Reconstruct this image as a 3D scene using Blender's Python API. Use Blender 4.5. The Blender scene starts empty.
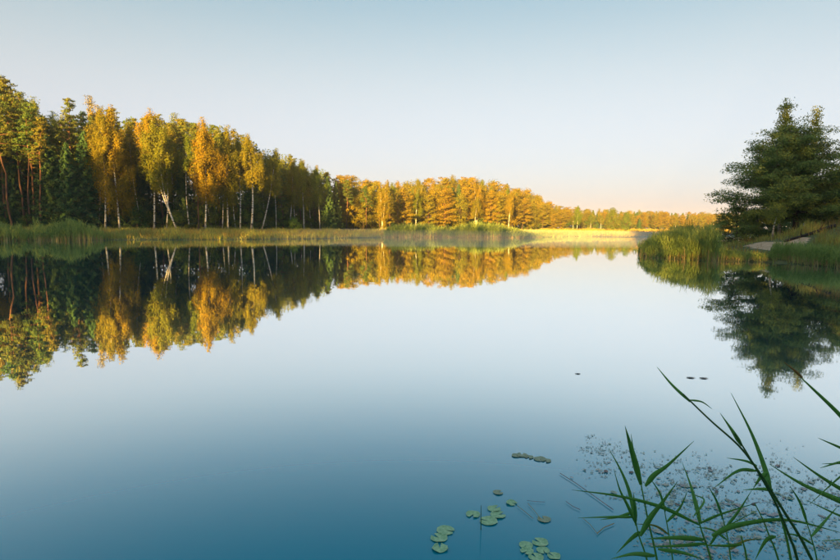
import bpy, math, random
import numpy as np
from mathutils import Vector, Matrix
R = math.radians
rng = np.random.default_rng(7)
random.seed(7)
S = bpy.context.scene
COL = S.collection

# ------------------------------------------------------------------ camera
W, H, F = 840.0, 560.0, 560.0                 # the photograph's pixel frame and focal length in its pixels
CAMZ = 2.2
PITCH, ROLL = math.atan(53 / F), 0.0071
fwd = Vector((0, math.cos(PITCH), -math.sin(PITCH)))
r0, u0 = Vector((1, 0, 0)), Vector((0, math.sin(PITCH), math.cos(PITCH)))
right = r0 * math.cos(ROLL) + u0 * math.sin(ROLL)
up = u0 * math.cos(ROLL) - r0 * math.sin(ROLL)
cd = bpy.data.cameras.new('camera'); cam = bpy.data.objects.new('camera', cd); COL.objects.link(cam)
M = Matrix((right, up, -fwd)).transposed().to_4x4(); M.translation = (0, 0, CAMZ)
cam.matrix_world = M
cd.sensor_width = 36; cd.lens = 24; cd.clip_start = 0.05; cd.clip_end = 6000
S.camera = cam

# ------------------------------------------------------------------ sky, sun, exposure
SUN_EL = R(6.5)
SUN_DIR = Vector((0.28, 0.96, 0)).normalized()       # horizontal direction in which the light travels
world = bpy.data.worlds.new('World'); S.world = world; world.use_nodes = True
nt = world.node_tree
bg = nt.nodes['Background']
sky = nt.nodes.new('ShaderNodeTexSky'); sky.sky_type = 'NISHITA'; sky.sun_disc = False
sky.sun_elevation = SUN_EL
sky.sun_rotation = math.atan2(-SUN_DIR.x, -SUN_DIR.y)
sky.altitude = 100; sky.air_density = 1.0; sky.dust_density = 2.0; sky.ozone_density = 1.5
# clear morning air: the Nishita sky blended with a paler, elevation-only gradient (the same all round)
tcw = nt.nodes.new('ShaderNodeTexCoord'); sxyz = nt.nodes.new('ShaderNodeSeparateXYZ'); nt.links.new(tcw.outputs['Generated'], sxyz.inputs[0])
rmp = nt.nodes.new('ShaderNodeValToRGB'); nt.links.new(sxyz.outputs[2], rmp.inputs[0])
STOPS = [(0.0, (.50, .55, .88)), (.044, (.56, .59, .90)), (.13, (.74, .69, .86)), (.216, (.80, .76, .76)), (.30, (.60, .67, .66)), (.375, (.37, .53, .57)), (.55, (.25, .47, .57)), (1.0, (.25, .45, .6))]
rmp.color_ramp.interpolation = 'B_SPLINE'
while len(rmp.color_ramp.elements) < len(STOPS): rmp.color_ramp.elements.new(.5)
for e, (p_, c_) in zip(rmp.color_ramp.elements, STOPS): e.position = p_; e.color = (*c_, 1)
SKY_STRENGTH, EXPOSURE = 0.05, 2.6
sc_ = nt.nodes.new('ShaderNodeVectorMath'); sc_.operation = 'SCALE'; nt.links.new(rmp.outputs[0], sc_.inputs[0]); sc_.inputs[3].default_value = 1 / SKY_STRENGTH / 2 ** EXPOSURE
mxw = nt.nodes.new('ShaderNodeMix'); mxw.data_type = 'RGBA'; mxw.inputs[0].default_value = .60
nt.links.new(sky.outputs[0], mxw.inputs[6]); nt.links.new(sc_.outputs[0], mxw.inputs[7]); nt.links.new(mxw.outputs[2], bg.inputs[0])
bg.inputs[1].default_value = SKY_STRENGTH
ld = bpy.data.lights.new('sun', 'SUN'); sun = bpy.data.objects.new('sun', ld); COL.objects.link(sun)
ld.energy = 5.0; ld.angle = R(0.6); ld.color = (1.0, 0.58, 0.13)
lv = Vector((SUN_DIR.x * math.cos(SUN_EL), SUN_DIR.y * math.cos(SUN_EL), -math.sin(SUN_EL)))
sun.rotation_euler = lv.to_track_quat('-Z', 'Y').to_euler()
sun.location = (-60, -100, 60)
S.view_settings.view_transform = 'Standard'; S.view_settings.look = 'None'
S.view_settings.exposure = EXPOSURE; S.view_settings.gamma = 1.0
S.render.engine = 'CYCLES'
S.cycles.use_denoising = True; S.cycles.denoiser = 'OPENIMAGEDENOISE'
S.cycles.max_bounces = 6; S.cycles.diffuse_bounces = 3; S.cycles.glossy_bounces = 3
S.cycles.transmission_bounces = 3; S.cycles.transparent_max_bounces = 4; S.cycles.volume_bounces = 2
S.cycles.sample_clamp_indirect = 4.0

# ------------------------------------------------------------------ helpers
def at(px, py, depth):
    """world point seen at photo pixel (px,py) at forward distance y = depth"""
    d = fwd + right * ((px - W / 2) / F) + up * (-(py - H / 2) / F)
    k = depth / d.y
    return Vector((d.x * k, depth, CAMZ + d.z * k))
def on_water(px, py, z=0.0):
    d = fwd + right * ((px - W / 2) / F) + up * (-(py - H / 2) / F)
    k = (z - CAMZ) / d.z
    return Vector((d.x * k, d.y * k, z))
def interp(x, pts):
    return float(np.interp(x, [p[0] for p in pts], [p[1] for p in pts]))
def mesh(name, v, f, mats, mi=None, smooth=False):
    """v (n,3); f list of faces or (m,k) array"""
    me = bpy.data.meshes.new(name)
    v = np.asarray(v, dtype=np.float32)
    if isinstance(f, np.ndarray):
        m, k = f.shape
        me.vertices.add(len(v)); me.vertices.foreach_set('co', v.ravel())
        me.loops.add(m * k); me.loops.foreach_set('vertex_index', f.astype(np.int32).ravel())
        me.polygons.add(m)
        me.polygons.foreach_set('loop_start', np.arange(0, m * k, k, dtype=np.int32))
        me.update(calc_edges=True)
    else:
        me.from_pydata(v.tolist(), [], f)
    for mt in (mats if isinstance(mats, (list, tuple)) else [mats]): me.materials.append(mt)
    if mi is not None: me.polygons.foreach_set('material_index', np.asarray(mi, dtype=np.int32))
    me.polygons.foreach_set('use_smooth', [smooth] * len(me.polygons))
    me.update()
    return me
def obj(name, me, parent=None, **props):
    o = bpy.data.objects.new(name, me); COL.objects.link(o)
    if parent is not None: o.parent = parent
    for k, val in props.items(): o[k] = val
    return o
class MB:
    """collects quads"""
    def __init__(s): s.v = []; s.f = []; s.m = []; s.n = 0
    def add(s, v, f, m=0):
        v = np.asarray(v, dtype=np.float32); f = np.asarray(f, dtype=np.int32)
        s.v.append(v); s.f.append(f + s.n); s.m.append(np.full(len(f), m)); s.n += len(v)
    def mesh(s, name, mats, smooth=False):
        return mesh(name, np.concatenate(s.v), np.concatenate(s.f), mats, np.concatenate(s.m), smooth)
def tube(mb, pts, radii, sides=6, m=0):
    pts = np.asarray(pts, float); n = len(pts)
    tg = np.gradient(pts, axis=0); tg /= np.linalg.norm(tg, axis=1)[:, None] + 1e-9
    ref = np.where(np.abs(tg[:, 2:3]) > .9, [[1., 0, 0]], [[0, 0, 1.]])
    a = np.cross(tg, ref); a /= np.linalg.norm(a, axis=1)[:, None] + 1e-9
    b = np.cross(tg, a)
    th = np.arange(sides) * 2 * np.pi / sides
    ring = pts[:, None] + (a[:, None] * np.cos(th)[None, :, None] + b[:, None] * np.sin(th)[None, :, None]) * np.asarray(radii)[:, None, None]
    i = np.arange(n - 1)[:, None] * sides; j = np.arange(sides)[None]; j2 = (j + 1) % sides
    f = np.stack([i + j, i + j2, i + sides + j2, i + sides + j], -1).reshape(-1, 4)
    mb.add(ring.reshape(-1, 3), f, m)
def unit(a): return a / (np.linalg.norm(a, axis=-1, keepdims=True) + 1e-9)
def cards(mb, c, axis, length, width, m=0, nr=None, jit=.45):
    """diamond leaves: centres c (n,3), axis (n,3); nr = direction the leaves face, with some scatter"""
    n = len(c); axis = unit(axis)
    if nr is None: b = unit(np.cross(axis, rng.normal(size=(n, 3))))
    else:
        nn = unit(unit(nr) + rng.normal(size=(n, 3)) * jit)
        b = unit(np.cross(nn, axis)); axis = np.cross(b, nn)
    l = (np.asarray(length) * np.ones(n))[:, None] / 2; w = (np.asarray(width) * np.ones(n))[:, None] / 2
    v = np.stack([c - axis * l, c + b * w, c + axis * l, c - b * w], 1).reshape(-1, 3)
    mb.add(v, np.arange(4 * n).reshape(n, 4), m)
def path(p0, p1, n, wob=0.0, sag=0.0):
    t = np.linspace(0, 1, n)[:, None]
    p = np.asarray(p0) * (1 - t) + np.asarray(p1) * t
    if wob: 
        w = np.cumsum(rng.normal(size=(n, 3)) * wob / math.sqrt(n), axis=0); w -= w[0]; w[:, 2] *= .3; p = p + w
    p[:, 2] += (sag * 4 * t * (1 - t))[:, 0]
    return p

# ------------------------------------------------------------------ materials
def new_mat(name):
    m = bpy.data.materials.new(name); m.use_nodes = True; n = m.node_tree; n.nodes.clear()
    out = n.nodes.new('ShaderNodeOutputMaterial')
    return m, n, out
def ramp(n, fac, stops):
    r = n.nodes.new('ShaderNodeValToRGB')
    while len(r.color_ramp.elements) < len(stops): r.color_ramp.elements.new(0.5)
    for e, (p, c) in zip(r.color_ramp.elements, stops): e.position = p; e.color = (*c, 1)
    n.links.new(fac, r.inputs[0]); return r.outputs[0]
def mixrgb(n, fac, a, b, mode='MIX'):
    x = n.nodes.new('ShaderNodeMix'); x.data_type = 'RGBA'; x.blend_type = mode
    for i, val in ((0, fac), (6, a), (7, b)):
        if hasattr(val, 'is_linked'): n.links.new(val, x.inputs[i])
        else: x.inputs[i].default_value = val if i == 0 else (*val, 1)
    return x.outputs[2]
def noise(n, scale, detail=4, coord='Object', vec_scale=None):
    tc = n.nodes.new('ShaderNodeTexCoord'); t = n.nodes.new('ShaderNodeTexNoise')
    t.inputs['Scale'].default_value = scale; t.inputs['Detail'].default_value = detail
    src = tc.outputs[coord]
    if vec_scale:
        mp = n.nodes.new('ShaderNodeMapping'); mp.inputs['Scale'].default_value = vec_scale
        n.links.new(src, mp.inputs[0]); src = mp.outputs[0]
    n.links.new(src, t.inputs['Vector']); return t.outputs['Fac']
def leaf_mat(name, dark, mid, light, trans=0.3, obj_var=None, green=(.85, 1.0, 1.0)):
    """leaf colours vary by leaf, by clump and (obj_var) by tree"""
    m, n, out = new_mat(name)
    g = n.nodes.new('ShaderNodeNewGeometry')
    c = ramp(n, g.outputs['Random Per Island'], [(0, dark), (.5, mid), (1, light)])
    nz = noise(n, .55, 2)
    c = mixrgb(n, 0.45, c, ramp(n, nz, [(.35, dark), (.65, light)]))
    if obj_var:
        oi = n.nodes.new('ShaderNodeObjectInfo')
        c = mixrgb(n, oi.outputs['Random'], mixrgb(n, 1.0, c, green, 'MULTIPLY'), mixrgb(n, 1.0, c, obj_var, 'MULTIPLY'))
    d = n.nodes.new('ShaderNodeBsdfPrincipled'); d.inputs['Roughness'].default_value = .55
    d.inputs['Specular IOR Level'].default_value = .08
    t = n.nodes.new('ShaderNodeBsdfTranslucent'); mx = n.nodes.new('ShaderNodeMixShader'); mx.inputs[0].default_value = trans
    n.links.new(c, d.inputs['Base Color']); n.links.new(c, t.inputs[0])
    n.links.new(d.outputs[0], mx.inputs[1]); n.links.new(t.outputs[0], mx.inputs[2]); n.links.new(mx.outputs[0], out.inputs[0])
    return m
def simple_mat(name, a, b, scale=6, rough=.8, vec_scale=None, bump=0.0, lo=.35, hi=.65):
    m, n, out = new_mat(name)
    nz = noise(n, scale, 5, vec_scale=vec_scale)
    d = n.nodes.new('ShaderNodeBsdfPrincipled'); d.inputs['Roughness'].default_value = rough
    d.inputs['Specular IOR Level'].default_value = .3
    n.links.new(ramp(n, nz, [(lo, a), (hi, b)]), d.inputs['Base Color'])
    if bump:
        bp = n.nodes.new('ShaderNodeBump'); bp.inputs['Strength'].default_value = bump; bp.inputs['Distance'].default_value = .05
        n.links.new(nz, bp.inputs['Height']); n.links.new(bp.outputs[0], d.inputs['Normal'])
    n.links.new(d.outputs[0], out.inputs[0]); return m
def pine_bark():
    m, n, out = new_mat('pine_bark')
    tc = n.nodes.new('ShaderNodeTexCoord'); sp = n.nodes.new('ShaderNodeSeparateXYZ'); n.links.new(tc.outputs['Object'], sp.inputs[0])
    mr = n.nodes.new('ShaderNodeMapRange'); mr.inputs[1].default_value = 2; mr.inputs[2].default_value = 9
    n.links.new(sp.outputs[2], mr.inputs[0])
    c = mixrgb(n, mr.outputs[0], (.085, .052, .036), (.24, .105, .05))
    nz = noise(n, 5, 5, vec_scale=(1, 1, .3))
    c = mixrgb(n, nz, c, (.05, .03, .022))
    d = n.nodes.new('ShaderNodeBsdfPrincipled'); d.inputs['Roughness'].default_value = .9
    n.links.new(c, d.inputs['Base Color']); n.links.new(d.outputs[0], out.inputs[0]); return m
def birch_bark():
    m, n, out = new_mat('birch_bark')
    nz = noise(n, 2.2, 4, vec_scale=(.6, .6, 2.2))
    c = ramp(n, nz, [(.40, (.03, .027, .025)), (.47, (.62, .58, .52)), (.8, (.74, .70, .64))])
    tc = n.nodes.new('ShaderNodeTexCoord'); sp = n.nodes.new('ShaderNodeSeparateXYZ'); n.links.new(tc.outputs['Object'], sp.inputs[0])
    mr = n.nodes.new('ShaderNodeMapRange'); mr.inputs[1].default_value = .3; mr.inputs[2].default_value = 2.2
    n.links.new(sp.outputs[2], mr.inputs[0])
    c = mixrgb(n, mr.outputs[0], (.10, .085, .07), c)
    d = n.nodes.new('ShaderNodeBsdfPrincipled'); d.inputs['Roughness'].default_value = .8
    n.links.new(c, d.inputs['Base Color']); n.links.new(d.outputs[0], out.inputs[0]); return m
PINE_BARK, BIRCH_BARK = pine_bark(), birch_bark()
TWIG = simple_mat('twig_bark', (.04, .03, .022), (.09, .065, .045), 8)
PINE_LEAF = leaf_mat('pine_needles', (.045, .10, .03), (.095, .14, .03), (.17, .19, .03), .25, (1.5, 1.0, .7), (.7, 1.0, 1.1))
PINE_SUNLIT = leaf_mat('sunlit_pine_needles', (.10, .125, .018), (.20, .178, .018), (.30, .228, .018), .25, (1.25, 1.0, .7), (.95, 1, 1))  # lit copy of the pine needles: golden sunlight is put into the colour
SUNLIT_LEAF = leaf_mat('sunlit_broad_leaves', (.11, .135, .018), (.20, .185, .018), (.29, .23, .018), .35, (1.25, 1.0, .7), (.9, 1, 1))  # lit copy of the broad leaves for hill and far wood, sun tint painted in
SPRUCE_LEAF = leaf_mat('spruce_needles', (.03, .075, .04), (.055, .11, .045), (.09, .14, .04), .2, (1.2, 1.05, .8))
BIRCH_LEAF = leaf_mat('birch_leaves', (.11, .14, .015), (.21, .20, .016), (.31, .25, .016), .38, (1.25, .95, .6), (.6, .95, 1.2))
BROAD_LEAF = leaf_mat('broad_leaves', (.04, .09, .025), (.09, .145, .03), (.16, .19, .03), .3, (1.4, 1.1, .7), (.8, 1, 1))
HERO_PINE = leaf_mat('hero_pine_needles', (.09, .145, .045), (.165, .225, .055), (.25, .29, .065), .3)
HERO_BIRCH = leaf_mat('hero_birch_leaves', (.17, .21, .045), (.26, .29, .05), (.34, .34, .06), .4)
REED_GREEN = leaf_mat('reed_leaves', (.15, .23, .05), (.26, .34, .08), (.37, .42, .12), .3)
REED_STRAW = leaf_mat('reed_straw', (.30, .20, .08), (.44, .32, .13), (.55, .41, .19), .2)
GRASS_GREEN = leaf_mat('bank_grass_blades', (.20, .25, .05), (.34, .36, .08), (.48, .44, .12), .3)
GRASS_GOLD = leaf_mat('meadow_grass_blades', (.28, .21, .05), (.38, .28, .07), (.46, .34, .09), .3)
GRASS_RED = leaf_mat('rusty_grass_blades', (.20, .12, .04), (.30, .18, .06), (.36, .25, .08), .25)
FORE_LEAF = leaf_mat('near_reed_leaf', (.09, .29, .08), (.16, .42, .10), (.27, .52, .12), .45)
FORE_DARK = leaf_mat('near_reed_stalk', (.035, .11, .035), (.05, .15, .045), (.08, .18, .05), .1)
DRY_TIP = leaf_mat('dry_reed_tip', (.30, .16, .05), (.38, .2, .07), (.45, .27, .1), .2)
def pad_mat(name, a, b, spot, lim):
    m, n, out = new_mat(name)
    c = mixrgb(n, ramp(n, noise(n, 5, 4), [(lim, (0, 0, 0)), (lim + .06, (1, 1, 1))]), ramp(n, noise(n, 2.5, 5), [(.35, a), (.65, b)]), spot)
    d = n.nodes.new('ShaderNodeBsdfPrincipled'); d.inputs['Roughness'].default_value = .5; d.inputs['Specular IOR Level'].default_value = .2
    n.links.new(c, d.inputs['Base Color']); n.links.new(d.outputs[0], out.inputs[0]); return m
PAD = pad_mat('lily_pad_skin', (.24, .42, .21), (.45, .63, .36), (.30, .22, .10), .66)
PAD_OLD = pad_mat('old_lily_pad_skin', (.24, .29, .18), (.42, .44, .28), (.22, .15, .08), .58)
STICK = simple_mat('wet_stick', (.16, .13, .13), (.32, .27, .27), 12, .6)
LOG = simple_mat('dark_log_bark', (.02, .017, .015), (.055, .042, .034), 5, .9, bump=.4)
SAND = simple_mat('sand', (.56, .33, .19), (.72, .46, .29), 2.2, .95, bump=.6)
def ground_mat():
    m, n, out = new_mat('ground_soil_and_turf')
    a = ramp(n, noise(n, .12, 6), [(.35, (.07, .085, .025)), (.5, (.12, .13, .035)), (.68, (.20, .17, .06))])
    b = ramp(n, noise(n, 3.0, 4), [(.3, (.05, .06, .02)), (.7, (.22, .2, .08))])
    c = mixrgb(n, .4, a, b)
    d = n.nodes.new('ShaderNodeBsdfPrincipled'); d.inputs['Roughness'].default_value = .95
    n.links.new(c, d.inputs['Base Color']); n.links.new(d.outputs[0], out.inputs[0]); return m
def water_mat():
    m, n, out = new_mat('lake_water')
    g = n.nodes.new('ShaderNodeLayerWeight'); g.inputs[0].default_value = .5      # Facing = 1 - cos(view angle)
    fac = n.nodes.new('ShaderNodeValToRGB'); cr = fac.color_ramp; cr.interpolation = 'B_SPLINE'
    pts = [(0, .02), (.45, .04), (.52, .12), (.60, .36), (.68, .68), (.75, .88), (.86, .97), (1, .99)]
    while len(cr.elements) < len(pts): cr.elements.new(.5)
    for e, (x, y) in zip(cr.elements, pts): e.position = x; e.color = (y, y, y, 1)
    n.links.new(g.outputs['Facing'], fac.inputs[0])
    body = n.nodes.new('ShaderNodeBsdfDiffuse'); body.inputs[0].default_value = (.004, .26, .36, 1)
    gl = n.nodes.new('ShaderNodeBsdfGlossy'); gl.inputs[0].default_value = (.95, .99, 1, 1); gl.inputs['Roughness'].default_value = .02
    tc = n.nodes.new('ShaderNodeTexCoord')
    nz = n.nodes.new('ShaderNodeTexNoise'); nz.inputs['Scale'].default_value = 1.3; nz.inputs['Detail'].default_value = 3
    n.links.new(tc.outputs['Object'], nz.inputs['Vector'])
    bp = n.nodes.new('ShaderNodeBump'); bp.inputs['Strength'].default_value = .05; bp.inputs['Distance'].default_value = .02
    n.links.new(nz.outputs['Fac'], bp.inputs['Height']); n.links.new(bp.outputs[0], gl.inputs['Normal'])
    br = n.nodes.new('ShaderNodeMapRange'); br.inputs[1].default_value = .45; br.inputs[2].default_value = .7; br.inputs[3].default_value = .012; br.inputs[4].default_value = .045
    n.links.new(noise(n, .05, 3, vec_scale=(1, 2.2, 1)), br.inputs[0]); n.links.new(br.outputs[0], gl.inputs['Roughness'])
    mx = n.nodes.new('ShaderNodeMixShader')
    n.links.new(fac.outputs[0], mx.inputs[0]); n.links.new(body.outputs[0], mx.inputs[1]); n.links.new(gl.outputs[0], mx.inputs[2])
    n.links.new(mx.outputs[0], out.inputs[0]); return m

# ------------------------------------------------------------------ terrain and water
SHORE_PX = [(-160, 243), (-60, 241.5), (0, 240.6), (50, 240.3), (100, 240), (150, 239.8), (200, 239.8), (250, 239.6), (300, 239.1), (350, 238.2),
            (400, 237.3), (440, 237.2), (480, 238), (520, 237.9), (545, 237.2), (570, 236.4), (600, 236.8), (625, 237.4), (645, 237.0), (680, 236), (720, 235.5)]
shore = [tuple(on_water(x, y)[:2]) for x, y in SHORE_PX]
BANK_PX = [(651, 257.5), (665, 258.5), (700, 260), (740, 261.5), (775, 262.5), (805, 265), (840, 268), (900, 276), (980, 292)]
bank = [tuple(on_water(x, y)[:2]) for x, y in BANK_PX]
tip = bank[0]
lake = shore + [(115, 150), (100, 118), (70, 96), (48, 76), (32, 60), (tip[0] + 4, tip[1] + 9), (tip[0] + .3, tip[1] + 3)] + bank + \
       [(40, 12), (26, 3), (12, 1.8), (0, 1.6), (-14, 1.6), (-40, 4), (-75, 20), (-105, 50)]
LK = np.array(lake)
def signed_dist(P):
    """distance to the lake's outline, negative inside the lake"""
    A = LK; B = np.roll(LK, -1, axis=0)
    best = np.full(len(P), 1e9); inside = np.zeros(len(P), bool)
    for a, b in zip(A, B):
        ab = b - a; t = np.clip(((P - a) @ ab) / (ab @ ab), 0, 1)
        d = np.linalg.norm(P - (a + t[:, None] * ab), axis=1); best = np.minimum(best, d)
        c = (a[1] > P[:, 1]) != (b[1] > P[:, 1])
        xi = (b[0] - a[0]) * (P[:, 1] - a[1]) / ((b[1] - a[1]) if b[1] != a[1] else 1e-9) + a[0]
        inside ^= c & (P[:, 0] < xi)
    return np.where(inside, -best, best)
MOUND = at(850, 240, 42); MOUND = (MOUND.x, MOUND.y)
PINE_AT = at(797, 236, 53)
def height(P):
    P = np.atleast_2d(np.asarray(P, float))
    d = signed_dist(P); x, y = P[:, 0], P[:, 1]
    land = .12 + .75 * (1 - np.exp(-np.maximum(d, 0) / 14)) + .006 * np.maximum(d, 0).clip(0, 150)
    land += .05 * np.sin(x * .35) * np.cos(y * .31) * np.clip(d / 6, 0, 1)
    land += 1.9 * np.exp(-(((x - MOUND[0]) / 4.5) ** 2 + ((y - MOUND[1]) / 6.) ** 2)) * np.clip(d / 2.5, 0, 1)
    land += 1.0 * np.exp(-(((x - PINE_AT.x - 2) / 8.) ** 2 + ((y - PINE_AT.y) / 7.) ** 2)) * np.clip(d / 5, 0, 1)
    land += .45 * np.exp(-((x / 9) ** 2 + ((y + 2) / 4) ** 2)) * np.clip(d / 2, 0, 1)
    land += 4.5 * np.clip((y - 195) / 60, 0, 1) ** 1.3 * np.clip((d - 12) / 60, 0, 1) * np.clip((55 - x) / 35, 0, 1)
    wet = -.25 - 1.8 * (1 - np.exp(np.minimum(d, 0) / 4))
    s = np.clip((d + .5) / 1.0, 0, 1); s = s * s * (3 - 2 * s)
    return wet * (1 - s) + land * s
def gz(x, y): return float(height([[x, y]])[0])
def axis(lo, hi, step, far):
    mid = np.arange(lo, hi + step, step); g = np.geomspace(step * 2, far, 26)
    return np.concatenate([lo - g[::-1], mid, hi + g])
gx, gy = axis(-125, 150, 1.0, 1500), axis(-20, 190, 1.0, 1500)
GX, GY = np.meshgrid(gx, gy); P2 = np.stack([GX.ravel(), GY.ravel()], 1)
nx = len(gx); i, j = np.meshgrid(np.arange(len(gy) - 1), np.arange(nx - 1), indexing='ij')
q = (i * nx + j).ravel(); GF = np.stack([q, q + 1, q + nx + 1, q + nx], 1)
obj('ground', mesh('ground', np.column_stack([P2, height(P2)]), GF, ground_mat(), smooth=True), kind='structure',
    label='grassy ground and forest floor around the lake', category='ground')
wx = np.array([[-220, -8, 0], [220, -8, 0], [220, 260, 0], [-220, 260, 0]], float)
obj('lake_water', mesh('lake_water', wx, np.array([[0, 1, 2, 3]]), water_mat()), kind='structure',
    label='still blue lake water mirroring trees and sky', category='water')
def sheet(name, outline_px, depth_z, mat, label, lift=.02):
    """irregular patch draped on the ground"""
    pts = np.array(outline_px, float)
    lo, hi = pts.min(0), pts.max(0); st = .35
    xs, ys = np.arange(lo[0], hi[0] + st, st), np.arange(lo[1], hi[1] + st, st)
    X, Y = np.meshgrid(xs, ys); P = np.stack([X.ravel(), Y.ravel()], 1)
    ins = np.zeros(len(P), bool)
    for a, b in zip(pts, np.roll(pts, -1, 0)):
        c = (a[1] > P[:, 1]) != (b[1] > P[:, 1])
        xi = (b[0] - a[0]) * (P[:, 1] - a[1]) / ((b[1] - a[1]) if b[1] != a[1] else 1e-9) + a[0]
        ins ^= c & (P[:, 0] < xi)
    n = len(xs); i, j = np.meshgrid(np.arange(len(ys) - 1), np.arange(n - 1), indexing='ij'); q = (i * n + j).ravel()
    f = np.stack([q, q + 1, q + n + 1, q + n], 1); f = f[ins[f].all(1)]
    z = height(P) + lift
    return obj(name, mesh(name, np.column_stack([P, z]), f, mat, smooth=True), kind='structure', label=label, category='sand')
def ray_ground(px, py):
    d = fwd + right * ((px - W / 2) / F) + up * (-(py - H / 2) / F)
    o = Vector((0, 0, CAMZ)); t = 20.0
    while t < 400:
        p = o + d * t
        if p.z < max(gz(p.x, p.y), 0): return p
        t += .25
    return o + d * 400

# ------------------------------------------------------------------ tree builders: each returns (trunk mesh, crown mesh, height)
def make_pine(h, base=.45, rmax=3.0, nb=44, dens=44, leaf=.42, lean=0.0, wob=.5, mat=None, tr=.2, flat=.34, bark=None, clump=1.0, spread=.2, pw=.85, cl=1.5, lv=(.55, 1.15), s0=.45):
    tb, cb = MB(), MB()
    tp = path((0, 0, -.3), (lean, lean * .3, h), 12, wob)
    rad = np.linspace(tr, .03, 12); rad[0] *= 1.35
    tube(tb, tp, rad, 7)
    zs = tp[:, 2]
    for k in range(nb):
        t = (k + rng.random()) / nb
        z = h * (base + (1 - base) * t ** .9) * .985
        c = np.array([np.interp(z, zs, tp[:, 0]), np.interp(z, zs, tp[:, 1]), z])
        prof = (1 - t) ** pw * (.55 + .45 * min(1, t * 5 + .2))
        L = rmax * prof * rng.uniform(*lv) + .35
        a = k * 2.4 + rng.normal() * .4
        rise = (-.12 + .75 * t) * L + rng.normal() * .1
        e = c + np.array([math.cos(a) * L, math.sin(a) * L, rise])
        bp = path(c, e, 5, .06 * L, -.06 * L)
        tube(tb, bp, np.linspace(.055 * (1.3 - t) + .004 * L, .016, 5), 4)
        nc = max(2, int(L * cl))
        for s in np.linspace(s0, 1.0, nc):
            p = np.array([np.interp(s, np.linspace(0, 1, 5), bp[:, q]) for q in range(3)]) + rng.normal(size=3) * [spread, spread, .2]
            r = (.45 + .22 * L ** .5) * rng.uniform(.7, 1.2) * clump
            n = int(dens * rng.uniform(.6, 1.2))
            d = rng.normal(size=(n, 3)); d = unit(d) * rng.random((n, 1)) ** .45
            o = d * [r, r, r * flat]
            cards(cb, p + o + [0, 0, .12], d + [0, 0, .55] + rng.normal(size=(n, 3)) * .4, leaf * rng.uniform(.6, 1.2, n), leaf * .36, 0, d + [0, 0, .45] + .5 * (p - c) / L)
    return tb.mesh('pine_trunk', bark or PINE_BARK, True), cb.mesh('pine_crown', mat or PINE_LEAF), h
def make_spruce(h, rmax=3.0, base=.06, dens=9):
    tb, cb = MB(), MB()
    tube(tb, path((0, 0, -.3), (0, 0, h), 8, .15), np.linspace(.2, .02, 8), 6)
    z = h * base
    while z < h * .98:
        t = (z / h - base) / (1 - base)
        L0 = rmax * (1 - t) ** .85 + .15
        nb = 7 if t < .7 else 5
        a0 = rng.random() * 6.28
        for k in range(nb):
            a = a0 + k * 6.283 / nb + rng.normal() * .15; L = L0 * rng.uniform(.7, 1.12)
            c = np.array([0, 0, z]); e = c + [math.cos(a) * L, math.sin(a) * L, (-.28 + .5 * t) * L]
            bp = path(c, e, 4, .05, -.08 * L); tube(tb, bp, np.linspace(.03, .008, 4), 3)
            n = int(dens * L * 3) + 8
            s = rng.random(n) ** .7
            p = np.stack([np.interp(s, np.linspace(0, 1, 4), bp[:, q]) for q in range(3)], 1)
            side = np.array([-math.sin(a), math.cos(a), 0])
            o = side * (rng.normal(size=(n, 1)) * .30 * L0 * .45 * (1.15 - s[:, None])) + np.array([0, 0, -1]) * rng.random((n, 1)) * .4
            ax = np.array([math.cos(a), math.sin(a), -.5]) + rng.normal(size=(n, 3)) * .5
            cards(cb, p + o, ax, .5 * rng.uniform(.6, 1.2, n), .19, 0, np.array([math.cos(a), math.sin(a), .5]) + o * .8)
        z += rng.uniform(.42, .62) * h / 18
    return tb.mesh('spruce_trunk', TWIG, True), cb.mesh('spruce_crown', SPRUCE_LEAF), h
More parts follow.
